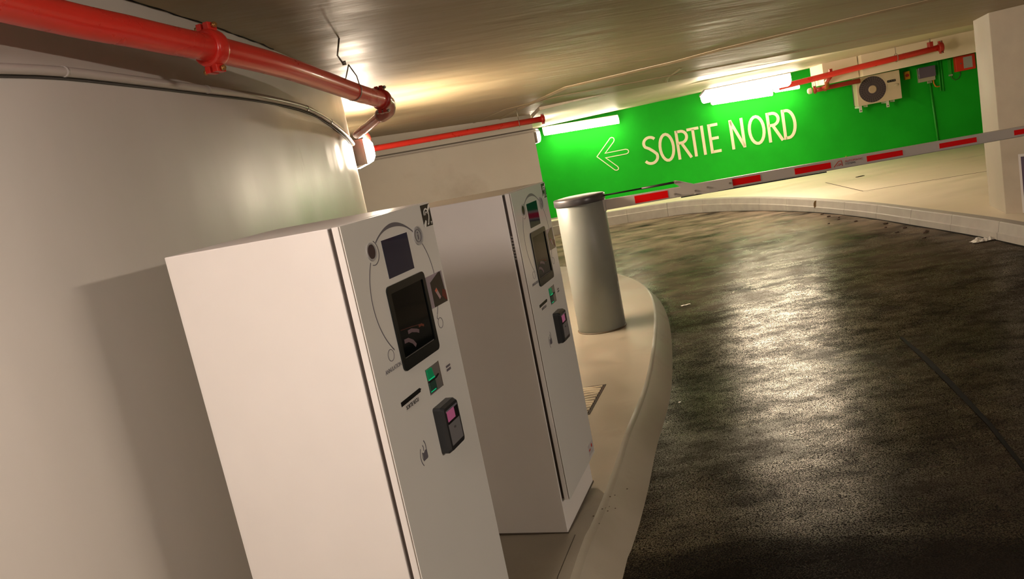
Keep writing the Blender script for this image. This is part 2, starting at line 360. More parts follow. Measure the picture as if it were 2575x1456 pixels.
# --------------------------------------------------- walls
rows = []
for i in range(361):
    y = -6+i*21/360; x = core_x(y); wv = max(0, min(1, (y-3.9)/.5)); x += wv*(.0030*math.sin(6.5*y)+.0016*math.sin(15*y+1)) - wv*.0016
    rows.append([(x, y, -.45), (x, y, .2), (x, y, 1.2), (x, y, 2.0), (x, y, 2.7)])
struct('wall_left', MB().grid(rows, True), M_WALL, label='curved painted concrete wall behind the kiosks')
Wc = [(-6.5, 12.7), (.97, 14.8), (1.0, 20.4), (-6.5, 20.4)]
struct('wall_centre', MB().prism([(x, y, -.6) for x, y in Wc], [(x, y, 2.8) for x, y in Wc]), M_WHITEWALL, label='off-white flat wall between the curved wall and the green wall')
wg = [W(-4.5, 0, 0), W(13, 0, 0), W(13, 0, -.3), W(-4.5, 0, -.3)]
wall_green = struct('wall_back', MB().prism([(p.x, p.y, -.6) for p in wg], [(p.x, p.y, 2.8) for p in wg]), M_GREEN, label='bright green painted wall with cream lettering')
bb = [W(-4.5, 0, .0), W(13, 0, .0), W(13, 0, .03), W(-4.5, 0, .03)]
struct('baseboard_back', MB().prism([(p.x, p.y, ZP-.1) for p in bb], [(p.x, p.y, ZP+.035) for p in bb]), M_KERB)
Pc = [(6.29, 9.91), (5.993, 9.147), (6.17, 8.81), (6.62, 8.0), (7.5, 6.6), (9.5, 3.0), (12, 3.2), (12, 7), (8.2, 9.4), (6.9, 10.6)]
struct('wall_right', MB().prism([(x, y, -.5) for x, y in Pc], [(x, y, 2.75) for x, y in Pc]), M_COL, bevel=.012, label='rough concrete pillar-like wall end at the right')
struct('wall_front', MB().box(-8, 14, -6.2, -6, -.5, 2.9), M_WHITEWALL)
struct('wall_far_right', MB().box(13.2, 13.4, -6, 20, -.5, 2.9), M_WHITEWALL)
struct('wall_far_left', MB().box(-6.6, -6.4, 11, 21, -.5, 2.9), M_WHITEWALL)
# --------------------------------------------------- ceiling: near slab, drop, back slab
edge = [(1.0, 20.6), (1.0, 15.0), (1.02, 13.05), (1.68, 12.58), (2.24, 12.35), (3.0, 12.05), (4.2, 11.75), (5.3, 11.35), (6.6, 10.45), (8.5, 9.6), (14, 9.0)]
mb = MB(); Pn = [(-8, -6.2), (14, -6.2)] + [(14, 9.0)] + edge[-2::-1] + [(-8, 20.6)]
low = [(x, y, zc(x, y)) for x, y in Pn]; top = [(x, y, 2.95) for x, y in Pn]
mb.prism(low, top)
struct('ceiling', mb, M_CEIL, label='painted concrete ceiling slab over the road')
Pb = edge + [(14, 20.6)]
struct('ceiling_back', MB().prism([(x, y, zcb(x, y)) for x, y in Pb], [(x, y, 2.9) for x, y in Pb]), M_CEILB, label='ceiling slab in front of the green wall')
def bead(name, pts, wd, hh, fz=zc, label=''):
    mb = MB(); P = [Vector(p) for p in pts]; R_ = []
    for i, p in enumerate(P):
        d = (P[min(i+1, len(P)-1)]-P[max(i-1, 0)]).normalized(); nn = Vector((-d.y, d.x)); a = p-nn*wd/2; b = p+nn*wd/2
        R_.append([(a.x, a.y, fz(a.x, a.y)+.01), (a.x, a.y, fz(a.x, a.y)-hh*.3), (p.x, p.y, fz(p.x, p.y)-hh), (b.x, b.y, fz(b.x, b.y)-hh*.1), (b.x, b.y, fz(b.x, b.y)+.01)])
    mb.grid(R_); return struct(name, mb, M_CEIL, label=label)
bead('trim_4', [(.4, 14.5), (.79, 11.98), (1.17, 9.9), (2.28, 8.84), (2.62, 8.28), (3.74, 7.24), (4.9, 6.3), (6.5, 5.2)], .10, .022, label='long formwork ridge across the ceiling')
bead('trim_5', [(-.2, 15), (.45, 12.2), (1.2, 11.3), (2.4, 10.9), (3.8, 10.4), (5.4, 9.6)], .05, .010, label='faint ceiling ridge near the strip lamps')
bead('trim_6', [(2.60, 9.9), (2.75, 11.3), (2.9, 12.0)], .04, .008, label='short cross joint in the ceiling')
struct('trim_7', MB().tube([(core_x(y)+.006+.006*math.sin(y*19)*math.sin(y*7), y, zc(core_x(y), y)-.001) for y in [1.6+.06*i for i in range(48)]], [.0012+.0028*abs(math.sin(i*1.9)) for i in range(48)], 6), M_TAR, label='dark ragged crack where the curved wall meets the ceiling')
# --------------------------------------------------- downstand beam in front of the green wall
def wbox(mb, u0, u1, z0, z1, o0, o1, z2=None):
    z2 = z0 if z2 is None else z2
    a, b, c, d = W(u0, z0, o1), W(u1, z2, o1), W(u1, z2, o0), W(u0, z0, o0)
    mb.prism([a, b, c, d], [(a.x, a.y, z1), (b.x, b.y, z1), (c.x, c.y, z1), (d.x, d.y, z1)]); return mb
bm_ = thing('ceiling_beam', 'cream downstand beam above the outdoor fan unit, ending at the pillar', 'beam', W(6.5, 1.84, .5))
for o in [wbox(MB(), 6.43, 7.16, 1.84, 2.6, .35, 1.0, 1.852).build('short_section', M_BEAM, None, .01), wbox(MB(), 7.18, 12.4, 1.852, 2.6, .35, 1.12, 1.93).build('long_section', M_BEAM, None, .01)]:
    o.parent = bm_; o.matrix_parent_inverse = Matrix.Translation(-bm_.location)
def adopt(parent, *objs):        # parts built in world space, parented to their thing
    inv = (Matrix.Translation(parent.location) @ parent.rotation_euler.to_matrix().to_4x4()).inverted()
    for o in objs: o.parent = parent; o.matrix_parent_inverse = inv
    return objs[0]

# --------------------------------------------------- lettering and arrow on the green wall (parts of the wall)
def wm(mb):                      # map local (u, off, z) built as x,y,z to the wall
    for v in mb.bm.verts: v.co = W(v.co.x, v.co.z, -v.co.y)
    return mb
Z0, CH, SW = .765, .705, .067
def letter(pts_list, u0, wd, closed=False):
    mb = MB()
    for p in pts_list:
        pts, cl = p if isinstance(p, tuple) else (p, False)
        mb.stroke([(u0+x*wd, Z0+z*CH) for x, z in pts], SW, -.006, 0, cl)
    o = wm(mb).build('letter', M_CREAM); o.parent = wall_green
def arc(cx, cz, rx, rz, a0, a1, n=14): return [(cx+rx*math.cos(math.radians(a0+(a1-a0)*i/n)), cz+rz*math.sin(math.radians(a0+(a1-a0)*i/n))) for i in range(n+1)]
e = SW/2/CH
def S_(u, wd):
    k = SW/2/wd
    up = arc(.52, .755, .5-k, .245-e, 35, 215, 12); dn = arc(.45, .27, .53-k, .27-e, 20, -150, 12)
    letter([up+[(.42, .57), (.68, .45)]+dn], u, wd)
def O_(u, wd): letter([(arc(.5, .5, .5-SW/2/wd, .5-e, 0, 342, 20)+[], True)], u, wd)
def R_l(u, wd):
    k = SW/2/wd
    letter([[(k, 0), (k, 1)], [(k, 1-e), (.42, 1-e)]+arc(.42, .755, .40, .245-e, 85, -85, 10)+[(k, .51+e)], [(.42, .52), (.96, 0)]], u, wd)
S_(2.50, .37); O_(2.885, .39); R_l(3.315, .33)
letter([[(0, 1-e), (1, 1-e)], [(.5, 1-e), (.5, 0)]], 3.605, .285)
letter([[(0, 0), (0, 1)]], 3.965, .1)
letter([[(.12, 0), (.12, 1)], [(.12, 1-e), (1, 1-e)], [(.12, .5), (.95, .5)], [(.12, e), (1.05, e)]], 4.105, .235)
letter([[(.10, 0), (.10, 1)], [(.10, .97), (.90, .03)], [(.90, 0), (.90, 1)]], 4.605, .325)
O_(5.02, .40); R_l(5.465, .33)
k = SW/2/.315
letter([[(k, 0), (k, 1)], [(k, 1-e), (.35, 1-e)]+arc(.35, .5, .65-k, .5-e, 88, -88, 16)+[(k, e)]], 5.815, .315)
AR = [(1.356, 1.217), (1.725, 1.575), (1.755, 1.605), (1.80, 1.614), (1.842, 1.59), (1.848, 1.541), (1.825, 1.50), (1.571, 1.262), (2.085, 1.264), (2.135, 1.245), (2.153, 1.206), (2.14, 1.17), (2.09, 1.149), (1.566, 1.149), (1.815, .89), (1.838, .85), (1.83, .812), (1.79, .794), (1.745, .805), (1.713, .838)]
o = wm(MB().stroke(AR, .019, -.006, 0, True)).build('arrow', M_CREAM, wall_green)
o['label'] = 'outlined arrow pointing left, cream paint'

# ================================================================== payment kiosks
KW, KD, KH = .533, .565, 1.60
def rrect(u0, u1, z0, z1, r, n=5):
    P = []
    for cx, cz, a in ((u1-r, z1-r, 0), (u0+r, z1-r, 90), (u0+r, z0+r, 180), (u1-r, z0+r, 270)):
        P += [(cx+r*math.cos(math.radians(a+90*i/n)), cz+r*math.sin(math.radians(a+90*i/n))) for i in range(n+1)]
    return P
def make_kiosk(label, loc, rz):
    t = thing('payment_kiosk', label, 'payment kiosk', loc, rz, 'parking payment kiosks on the island')
    y1 = .0403
    mb = MB().box(0, KW, y1, y1+KD, 0, KH); mb.build('body', M_KIOSK, t, .003)
    MB().box(.008, KW-.008, .0275, y1, .17, KH-.006).build('door_gap', mat('gap_brown', (.045, .032, .024), .7), t)
    dr = MB().box(0, KW, .0065, .0275, .1665, KH).build('door', M_KIOSK, t, .002)
    MB().box(.003, KW-.003, .0035, .0065, .170, KH-.003).build('seam', M_SEAM, dr)
    g = MB().box(0, KW, 0, .0035, .1665, KH).build('front_panel', M_GLASS, t, .001)
    # printed line: part ring thick at the top, and its tails
    E0, E1 = -.0006, .0004
    def wf(q):   # q 0..1 from right end to left end
        h = .0022+.0042*max(0, math.sin(q*PI))**3; return (.199-h, .199+h)
    mb = MB().ring(.268, 1.364, 0, 0, E0, E1, 30, math.radians(52), math.radians(124), wf)
    mb.ring(.268, 1.364, .1968, .2000, E0, E1, 24, math.radians(144), math.radians(225)); mb.ring(.268, 1.364, .1968, .2000, E0, E1, 24, math.radians(-36), math.radians(36))
    mb.stroke([(.128, 1.222), (.119, 1.232)], .0025, E0, E1); mb.stroke([(.428, 1.246), (.422, 1.236), (.430, 1.231)], .0025, E0, E1)
    mb.ring(.128, 1.505, .0335, .0360, E0, E1, 22, math.radians(-110), math.radians(62))
    mb.build('printed_line', M_PRINT, g)
    cl = MB().ring(.123, 1.509, .021, .026, -.003, .001, 28).build('camera_ring', M_RING, t)
    MB().disc(.123, 1.509, .020, -.0018, .001).build('camera_lens', mat('lens_dark', (.05, .03, .035), .12), cl)
    ir = MB().ring(.411, 1.507, .0255, .030, -.004, .001, 28).build('call_button', M_RING, t)
    MB().disc(.411, 1.507, .0255, -.0015, .001).build('button_face', mat('button_face', (.38, .38, .38), .3), ir)
    MB().ring(.411, 1.507, .0185, .0205, -.0026, -.001, 28).build('button_rim', M_PRINT, ir)
    MB().box(.4085, .4135, -.0026, -.001, 1.495, 1.511).disc(.411, 1.5165, .003, -.0026, -.001, 12).build('info_mark', M_PRINT, ir)
    for bu, bz in ((.104, 1.214), (.438, 1.217)):
        MB().ring(bu, bz, .0155, .0175, E0, E1, 24).build('round_mark', M_PRINT, g)
    text('printed_word', 'ANNULATION', .0175, M_PRINT, g, (.055, -.0003, 1.171), UPR, .80)
    # upper display
    MB().box(.187, .345, -.0012, .002, 1.417, 1.529).build('display', M_SCREEN, t)
    # touch terminal with black bezel, recessed pane and tray lip
    bz = MB()
    outer = rrect(.152, .391, 1.146, 1.399, .016); inner = [(.172, 1.180), (.372, 1.180), (.372, 1.376), (.172, 1.376)]
    inr = rrect(.170, .374, 1.180, 1.376, .004)
    V = [[bz.bm.verts.new((u, y, z)) for u, z in P] for P, y in ((outer, .002), (outer, -.005), (inr, -.005), (inr, .0))]
    for A, B_ in zip(V, V[1:]):
        for j in range(len(A)): bz.bm.faces.new((A[j], A[(j+1) % len(A)], B_[(j+1) % len(A)], B_[j]))
    bzo = bz.build('bezel', M_BEZEL, t)
    MB().box(.170, .374, -.0012, .0015, 1.180, 1.376).build('touch_pane', M_BLACKGL, bzo)
    MB().box(.172, .366, -.0034, -.0012, 1.181, 1.1835).build('tray_lip', mat('tray_edge', (.10, .095, .085), .3), bzo)
    gr = MB().stroke([(.190, 1.228), (.215, 1.226), (.238, 1.214), (.252, 1.198)], .012, -.0018, -.0011)
    gr.stroke([(.222, 1.247), (.245, 1.247), (.275, 1.238), (.288, 1.232)], .011, -.0018, -.0011)
    gr.build('ticket_reflection', mat('painted_pink_reflection', (.10, .06, .065), .4, emit=(.5, .33, .36), es=.03), bzo)  # reflection of tickets in the pane, painted as faintly glowing strips
    gr = MB().stroke([(.292, 1.246), (.31, 1.247), (.325, 1.240)], .007, -.0018, -.0011).stroke([(.182, 1.264), (.25, 1.257), (.30, 1.250)], .0012, -.0018, -.0011)
    gr.build('red_ticket_reflection', mat('painted_red_reflection', (.10, .02, .01), .4, emit=(.6, .08, .04), es=.02), bzo)  # red part of the painted ticket reflection
    # bank card photo sticker beside the terminal
    st = MB().plate([(.400, 1.272), (.519, 1.270), (.518, 1.374), (.401, 1.374)], -.0010, .0005).build('photo_sticker', M_PROMO_L, t)
    MB().plate([(.422, 1.272), (.519, 1.271), (.506, 1.373), (.492, 1.373), (.424, 1.352)], -.0014, -.0008).build('dark_picture', M_PROMO_D, st)
    MB().plate([(.488, 1.296), (.497, 1.316), (.519, 1.308), (.519, 1.276), (.507, 1.278)], -.0017, -.0013).build('red_picture', M_PROMO_R, st)
    MB().plate([(.443, 1.322), (.457, 1.329), (.477, 1.294), (.466, 1.289)], -.0021, -.0016).build('card_picture', M_PROMO_P, st)
    MB().plate([(.444, 1.322), (.456, 1.328), (.460, 1.321), (.448, 1.315)], -.0024, -.002).build('chip_picture', M_ORANGE, st)
    # ear symbol sticker, top corner
    er = MB().plate([(.468, 1.524), (.531, 1.524), (.531, 1.594), (.468, 1.594)], -.0010, .0005).build('hearing_sticker', M_STICKB, t)
    mb = MB().plate([(.524, 1.592), (.531, 1.592), (.531, 1.583), (.511, 1.566), (.507, 1.571)], -.0014, -.0008)
    mb.plate([(.468, 1.524), (.481, 1.524), (.491, 1.541), (.485, 1.546), (.468, 1.532)], -.0014, -.0008)
    mb.ring(.499, 1.564, .0135, .0185, -.0014, -.0008, 16, math.radians(-20), math.radians(190))
    mb.stroke([(.5145, 1.558), (.511, 1.548), (.506, 1.540), (.502, 1.532), (.496, 1.530)], .005, -.0014, -.0008)
    mb.ring(.499, 1.563, .0055, .0085, -.0014, -.0008, 12, math.radians(0), math.radians(200))
    mb.stroke([(.519, 1.535), (.527, 1.535)], .003, -.0014, -.0008); mb.stroke([(.523, 1.535), (.523, 1.528)], .003, -.0014, -.0008)
    mb.build('ear_symbol', M_WHITE, er)
    # ticket slot: steel mouth half green
    sl = MB().box(.2725, .3645, -.0010, .001, 1.031, 1.112).build('ticket_slot', M_STEEL, t)
    MB().plate([(.2735, 1.077), (.316, 1.074), (.308, 1.110), (.2735, 1.111)], -.0060, -.0008).build('green_flap', M_GREENLED, sl, .0015)
    MB().plate([(.2735, 1.036), (.318, 1.036), (.317, 1.069), (.2735, 1.069)], -.0050, -.0008).build('lower_flap', mat('dark_green_plastic', (.02, .06, .045), .3), sl, .0015)
    MB().box(.2735, .325, -.0054, -.0008, 1.070, 1.0735).stroke([(.325, 1.0715), (.345, 1.077)], .003, -.0054, -.0008).build('slot_mouth', M_STICKB, sl)
    MB().box(.2740, .314, -.0066, -.0045, 1.0775, 1.0805).build('light_line', M_GREENLINE, sl); MB().box(.2740, .308, -.0058, -.0045, 1.040, 1.0425).build('light_line', M_GREENLINE, sl)
    MB().plate([(.3635, 1.032), (.3660, 1.030), (.3660, 1.113), (.3635, 1.112)], -.0014, .0).build('slot_edge', M_SEAM, sl)
    # receipt slot and its label
    MB().plate([(.097, 1.061), (.218, 1.063), (.220, 1.068), (.226, 1.070), (.219, 1.074), (.217, 1.076), (.097, 1.0745)], -.0012, .001).build('receipt_slot', M_STICKB, t)
    lb = MB().box(.116, .206, -.0008, .0005, 1.040, 1.059).build('receipt_label', M_LABEL, t)
    text('label_word', 'SORTIE RECU', .0165, M_STICKB, lb, (.119, -.0011, 1.0435), UPR, .78)
    lb = MB().plate(rrect(.401, .446, 1.055, 1.086, .003, 3), -.0008, .0005).build('small_label', M_LABEL, t)
    MB().box(.408, .440, -.0012, -.0006, 1.073, 1.080).box(.408, .440, -.0012, -.0006, 1.061, 1.069).build('label_print', M_PRINT, lb)
    # card reader
    cr = MB()
    bo = rrect(.2635, .370, .841, .990, .008, 3); fo = rrect(.2680, .366, .848, .984, .010, 3)
    cr.prism([(u, .001, z) for u, z in bo], [(u, -.024, z) for u, z in bo]); cr.prism([(u, -.024, z) for u, z in bo], [(u, -.036, z) for u, z in fo])
    cro = cr.build('card_reader', M_BLACKP, t)
    MB().box(.2785, .3585, -.0366, -.0355, .862, .974).build('reader_face', M_PADGREY, cro)
    MB().box(.2785, .3585, -.0372, -.0360, .930, .968).build('display_surround', M_STICKB, cro)
    MB().box(.2795, .332, -.0378, -.0368, .938, .970).build('reader_display', M_PINKSCR, cro)
    MB().box(.290, .3585, -.0372, -.0362, .9685, .974).build('display_rim', M_LILAC, cro)
    mb = MB().ring(.316, .906, .0035, .0045, -.0372, -.0362, 10, 0, PI*.9).ring(.316, .906, .007, .008, -.0372, -.0362, 10, .3, PI*.8); mb.build('reader_mark', M_STICKB, cro)
    # contactless mark
    mb = MB().plate([(.150, .871), (.176, .871), (.180, .874), (.180, .897), (.170, .899), (.160, .893), (.152, .897)], E0, E1)
    mb.ring(.172, .886, .0235, .0255, E0, E1, 8, math.radians(150), math.radians(218)).ring(.176, .886, .0385, .0415, E0, E1, 10, math.radians(140), math.radians(222))
    mb.ring(.150, .908, .012, .015, E0, E1, 8, math.radians(-38), math.radians(42)).ring(.150, .908, .027, .0305, E0, E1, 8, math.radians(-38), math.radians(42))
    mb.build('contactless_mark', M_PRINT, t)
    # small sticker low at the right
    lg = MB().box(.425, .520, -.0008, .0005, .185, .243).build('low_sticker', mat('pale_grey_print', (.50, .47, .46), .4), t)
    mrd = mat('red_mark', (.55, .02, .01), .4); MB().stroke([(.437, .212), (.462, .214)], .008, -.0012, -.0006).build('red_word', mrd, lg); MB().disc(.493, .222, .010, -.0012, -.0006, 14).build('red_mark', mrd, lg)
    # feet of sealant at the base
    MB().box(-.004, KW+.004, y1-.004, y1+KD+.004, -.004, .004).build('base_seal', mat('base_seal', (.09, .07, .05), .8), t)
    return t
A1, A2 = 1.189, 1.2133
k1 = make_kiosk('nearest tall white payment kiosk, bright bare side panel in the foreground', (-.409, 2.0408, 0), A1)
k2 = copy_tree(k1); k2.location = (.0733, 3.3686, -.0664); k2.rotation_euler = (0, 0, A2)
hx = MB()
for i in range(8): hx.box(.002, .0075, .0275, .0403, 1.31+i*.014, 1.318+i*.014)
hx.build('hinge', M_STEELD, k2)
k2['label'] = 'second white payment kiosk, shaded side panel, standing between the first kiosk and the barrier'

# ================================================================== barrier with boom arm
HX, HY = .83, 7.74; hz = zi(HY)
br = thing('parking_barrier', 'grey cylindrical barrier housing with red and white boom arm across the road', 'barrier', (HX, HY, hz))
o = MB().lathe([(.236, .0), (.243, .004), (.243, 1.292), (.236, 1.30)], 64, HX, HY)
for v in o.bm.verts: v.co.z += hz
adopt(br, o.build('housing', M_HOUS))
o = MB().lathe([(.236, 1.29), (.254, 1.292), (.257, 1.30), (.257, 1.352), (.252, 1.360), (.20, 1.366), (.10, 1.369), (.01, 1.370)], 64, HX, HY)
for v in o.bm.verts: v.co.z += hz
lid = adopt(br, o.build('lid', M_LID))
o = MB().lathe([(.249, -.002), (.252, .006), (.244, .012)], 48, HX, HY)
for v in o.bm.verts: v.co.z += hz
adopt(br, o.build('base_ring', M_SEAM))
# arm frame: x along the arm, y away from camera, z up
AD = Vector((1, -.263, 0)).normalized(); AN = Vector((.263, 1, 0)).normalized(); A0 = Vector((1.05, 7.66, 1.034))
def am(mb):
    for v in mb.bm.verts: v.co = A0 + AD*(v.co.x*1.034) + AN*v.co.y + Vector((0, 0, v.co.z))
    return mb
def hh(x): return .051-.0165*min(1, x/3.0)          # half height tapers
mb = MB()
prof = []
for x in (-.02, .84):
    h = hh(x); prof.append([(x, -.022, -h), (x, -.026, -h+.006), (x, -.026, h-.006), (x, -.022, h), (x, .022, h), (x, .026, h-.006), (x, .026, -h+.006), (x, .022, -h)])
for P in (prof,):
    mb.prism(P[0], P[1])
armo = adopt(br, am(mb).build('arm_root', M_ARM))
mb = MB(); prof = []
for x in (.86, 5.4):
    h = hh(x)+.004; prof.append([(x, -.022, -h), (x, -.026, -h+.006), (x, -.026, h-.006), (x, -.022, h), (x, .022, h), (x, .026, h-.006), (x, .026, -h+.006), (x, .022, -h)])
mb.prism(prof[0], prof[1]); boom = adopt(br, am(mb).build('boom', M_ARM))
adopt(br, am(MB().box(.72, 2.0, -.02, .02, -.060, -.052)).build('rubber_edge', M_DARK))
for x0, x1 in ((.299, .609), (1.195, 1.44), (1.735, 2.04), (2.337, 2.627), (2.917, 3.205), (3.489, 3.78), (4.06, 4.35)):
    h0 = hh(x0)-.013; h1 = hh(x1)-.013; f = .007
    o = am(MB().prism([(x0, -.0285, -h0-f*0), (x1, -.0285, -h1), (x1, -.0285, h1), (x0, -.0285, h0)], [(x0, -.0255, -h0), (x1, -.0255, -h1), (x1, -.0255, h1), (x0, -.0255, h0)])).build('red_stripe', M_RED)
    adopt(br, o)
# bracket plate joining the two arm sections to the rod
P = [(.66, .104), (.69, .118), (.73, .105), (.86, .050), (1.19, .044), (1.195, -.050), (.925, -.058), (.83, -.035)]
bp = adopt(br, am(MB().plate(P, -.034, -.0285)).build('bracket_plate', M_ARM, None))
def tri_bolts():
    for x, z in ((.705, .099), (.67, -.012), (.86, -.014), (.97, -.002), (1.17, .0)):
        o = am(MB().disc(x, z, .010, -.044, -.027, 8)).build('bolt', M_ZINC); adopt(br, o)
tri_bolts()
o = am(MB().tube([(-.10, -.03, .095), (.40, -.03, .097)], .008, 10)); adopt(br, o.build('support_rod', M_DARK))
o = am(MB().tube([(.38, -.031, .097), (.68, -.031, .099)], .011, 10)); adopt(br, o.build('rod_sleeve', mat('rod_dark_steel', (.06, .055, .05), .4, metal=.4)))
mb = am(MB().tube([(-.10, -.035, .095), (.60, -.035, .098)], .003, 6)); adopt(br, mb.build('rod_wire', M_ZINC))
o = am(MB().box(-.03, .01, -.05, -.01, .075, .112)); adopt(br, o.build('rod_clevis', M_DARK))
o = am(MB().box(-.06, .02, -.045, .045, -.062, .058)); adopt(br, o.build('arm_clamp', M_ARM, None, .004))
# print on the boom between stripes
def arm_text(body, size, x, z, m, sx=1, bold=0):
    cu = bpy.data.curves.new('t', 'FONT'); cu.body = body; cu.size = size; cu.extrude = .0004; cu.offset = bold
    t = bpy.data.objects.new('t', cu); C.objects.link(t); bpy.context.view_layer.update()
    me = bpy.data.meshes.new_from_object(t.evaluated_get(bpy.context.evaluated_depsgraph_get())); bpy.data.objects.remove(t, do_unlink=True)
    me.materials.clear(); me.materials.append(m)
    for v in me.vertices: v.co = A0 + AD*((x+v.co.x*sx)*1.034) + AN*(-.0270-v.co.z) + Vector((0, 0, z+v.co.y))
    o = bpy.data.objects.new('printed_word', me); C.objects.link(o); adopt(br, o)
    return o
M_PRED = mat('red_lettering', (.50, .06, .03), .4); M_PBLK = mat('dark_lettering', (.06, .05, .06), .4)
arm_text('AUTOMATIC', .026, 2.155, .004, M_PRED, 1.0); arm_text('SYSTEMS', .024, 2.155, -.018, M_PBLK, .95)
o = am(MB().stroke([(2.063, -.024), (2.105, .022), (2.130, .024), (2.134, -.024)], .007, -.0274, -.0262).stroke([(2.085, -.016), (2.128, -.010)], .005, -.0274, -.0262).stroke([(2.098, -.002), (2.120, .000), (2.110, -.020)], .004, -.0274, -.0262)); adopt(br, o.build('printed_mark', M_PRED))
o = am(MB().plate([(2.17, .04), (2.182, .04), (2.178, .058), (2.173, .058)], -.012, .0)); adopt(br, o.build('arm_stud', M_YEL))

# ================================================================== fire pipes
def coupling(parent, c, d, r, m=M_PIPE, bolts=M_BRASS):
    d = Vector(d).normalized(); up = Vector((0, 0, 1)); s = d.cross(up).normalized(); v = s.cross(d).normalized(); c = Vector(c)
    o = MB().tube([c-d*r*.60, c-d*r*.5, c-d*r*.30, c+d*r*.30, c+d*r*.5, c+d*r*.60], [r*1.12, r*1.26, r*1.32, r*1.32, r*1.26, r*1.12], 24)
    for sg in (1, -1):
        e0 = c+v*sg*r*1.20; e1 = c+v*sg*r*1.75
        for q in (-.32, .32):
            pts = [e0+s*r*(q-.22)+d*r*.45, e0+s*r*(q+.22)+d*r*.45, e0+s*r*(q+.22)-d*r*.45, e0+s*r*(q-.22)-d*r*.45]
            o.prism(pts, [p+v*sg*r*.5 for p in pts])
    co = adopt(parent, o.build('coupling', m, None, .002))
    for sg in (1, -1):
        p = c+v*sg*r*1.48; q = MB().tube([p-s*r*.95, p-s*r*.72], r*.20, 8).tube([p-s*r*.72, p+s*r*.9], r*.11, 8).tube([p+s*r*.60, p+s*r*.80], r*.20, 8)
        adopt(parent, q.build('bolt', bolts))
    return co
P1 = [(-1.30, .9, 2.345), (-1.25, 1.5, 2.342), (-1.163, 2.2, 2.337), (-1.108, 2.45, 2.326), (-1.051, 2.62, 2.316), (-.990, 2.83, 2.304), (-.915, 3.08, 2.291), (-.806, 3.53, 2.264), (-.72, 4.05, 2.232), (-.62, 4.50, 2.185), (-.545, 4.80, 2.160)]
def refine(P, step=.08):
    out = []
    for i in range(len(P)-1):
        p = [Vector(P[max(i-1, 0)]), Vector(P[i]), Vector(P[i+1]), Vector(P[min(i+2, len(P)-1)])]; n = max(1, int((p[2]-p[1]).length/step))
        for k_ in range(n):
            t_ = k_/n; out.append(.5*((2*p[1])+(-p[0]+p[2])*t_+(2*p[0]-5*p[1]+4*p[2]-p[3])*t_*t_+(-p[0]+3*p[1]-3*p[2]+p[3])*t_**3))
    out.append(Vector(P[-1])); return out
fp = thing('fire_pipe', 'thick glossy red fire pipe curving along the top of the curved wall', 'pipe', (-.9, 3.0, 2.3))
adopt(fp, MB().tube(refine(P1), .050, 24).build('pipe_run', M_PIPE))
coupling(fp, (-.925, 3.04, 2.2925), (.11, .25, -.013), .053)
coupling(fp, (-.545, 4.80, 2.160), (.075, .30, -.03), .047, M_PIPE2, M_ZINC)
adopt(fp, MB().tube(refine([(-.545, 4.82, 2.158), (-.525, 4.92, 2.145), (-.54, 4.99, 2.11), (-.60, 5.10, 2.095)], .03), .045, 20).build('elbow', M_PIPE2))
P2 = [(-.60, 5.10, 2.095), (-.77, 5.62, 2.08), (-.93, 6.10, 2.07), (-.985, 6.6, 2.10), (-1.045, 7.15, 2.135), (-1.15, 8.2, 2.14), (-1.35, 9.3, 2.09)]
adopt(fp, MB().tube(refine(P2), .032, 20).build('branch_pipe', M_PIPE))
hg = thing('pipe_hanger', 'thin steel rod and loop holding the thick red pipe under the ceiling', 'hanger', (-.68, 4.55, 2.2))
hx_, hy_, hz_ = -.70, 4.15, 2.222
adopt(hg, MB().tube([(-.655, 4.42, zc(-.7, 4.4)), (-.675, 4.36, 2.39), (-.66, 4.40, 2.345)], .005, 8).build('rod', M_ZINC))
adopt(hg, MB().tube([(-.655, 4.40, 2.34), (-.655, 4.395, 2.36)], .011, 8).build('nut', M_ZINC))
cc = Vector((-.64, 4.40, 2.196)); dd = Vector((.1, .40, -.05)).normalized(); ss = dd.cross(Vector((0, 0, 1))).normalized(); vv = ss.cross(dd)
lp = [cc+ss*.051*math.cos(a)+vv*.051*math.sin(a) for a in [math.radians(-230+i*14) for i in range(20)]]
adopt(hg, MB().tube([cc+vv*.145-ss*.0]+[cc+vv*.075-ss*.030]+lp+[cc+vv*.075+ss*.035, cc+vv*.145], .0035, 6).build('loop', M_ZINC))
# red pipe along the off-white wall
f2 = thing('wall_pipe', 'slim red pipe crossing in front of the off-white wall', 'pipe', (-.5, 12.5, 2.15))
PA = Vector((-2.05, 12.15, 2.19)); PB = Vector((1.03, 12.5, 2.135))
adopt(f2, MB().tube([(-2.9, 11.2, 2.20), (-2.5, 11.9, 2.195), PA, PB], .046, 18).build('pipe_run', M_PIPE))
coupling(f2, PB-(PB-PA).normalized()*.03, PB-PA, .046, M_PIPE2, M_ZINC)
adopt(f2, MB().tube([(.62, 12.45, zc(.6, 12.4)), (.62, 12.45, 2.20)], .006, 6).tube([(.62, 12.45+.052*math.cos(a), 2.142+.052*math.sin(a)) for a in [i*PI/8 for i in range(17)]], .006, 6).build('hanger', M_ZINC))
# twin cables on the off-white wall
def on_white(a, s):      # bearing, slope -> point 2 cm before the wall
    Y = (14.8-.97*.2811-.03)/(1-.2811*a); return Vector((a*Y, Y, HC+s*Y))
tc_ = thing('cable_pair', 'two thin parallel cables clipped along the off-white wall', 'cable', on_white(0, .025))
for ds in (0, .0032):
    adopt(tc_, MB().tube([on_white(-.20, .0300-ds), on_white(-.129, .0290-ds), on_white(-.03, .0268-ds), on_white(.0652, .0253-ds), on_white(.0652, .0253-ds)+Vector((.12, .05, 0))], .012, 8).build('cable', M_CONDUIT if ds else M_STEELD))
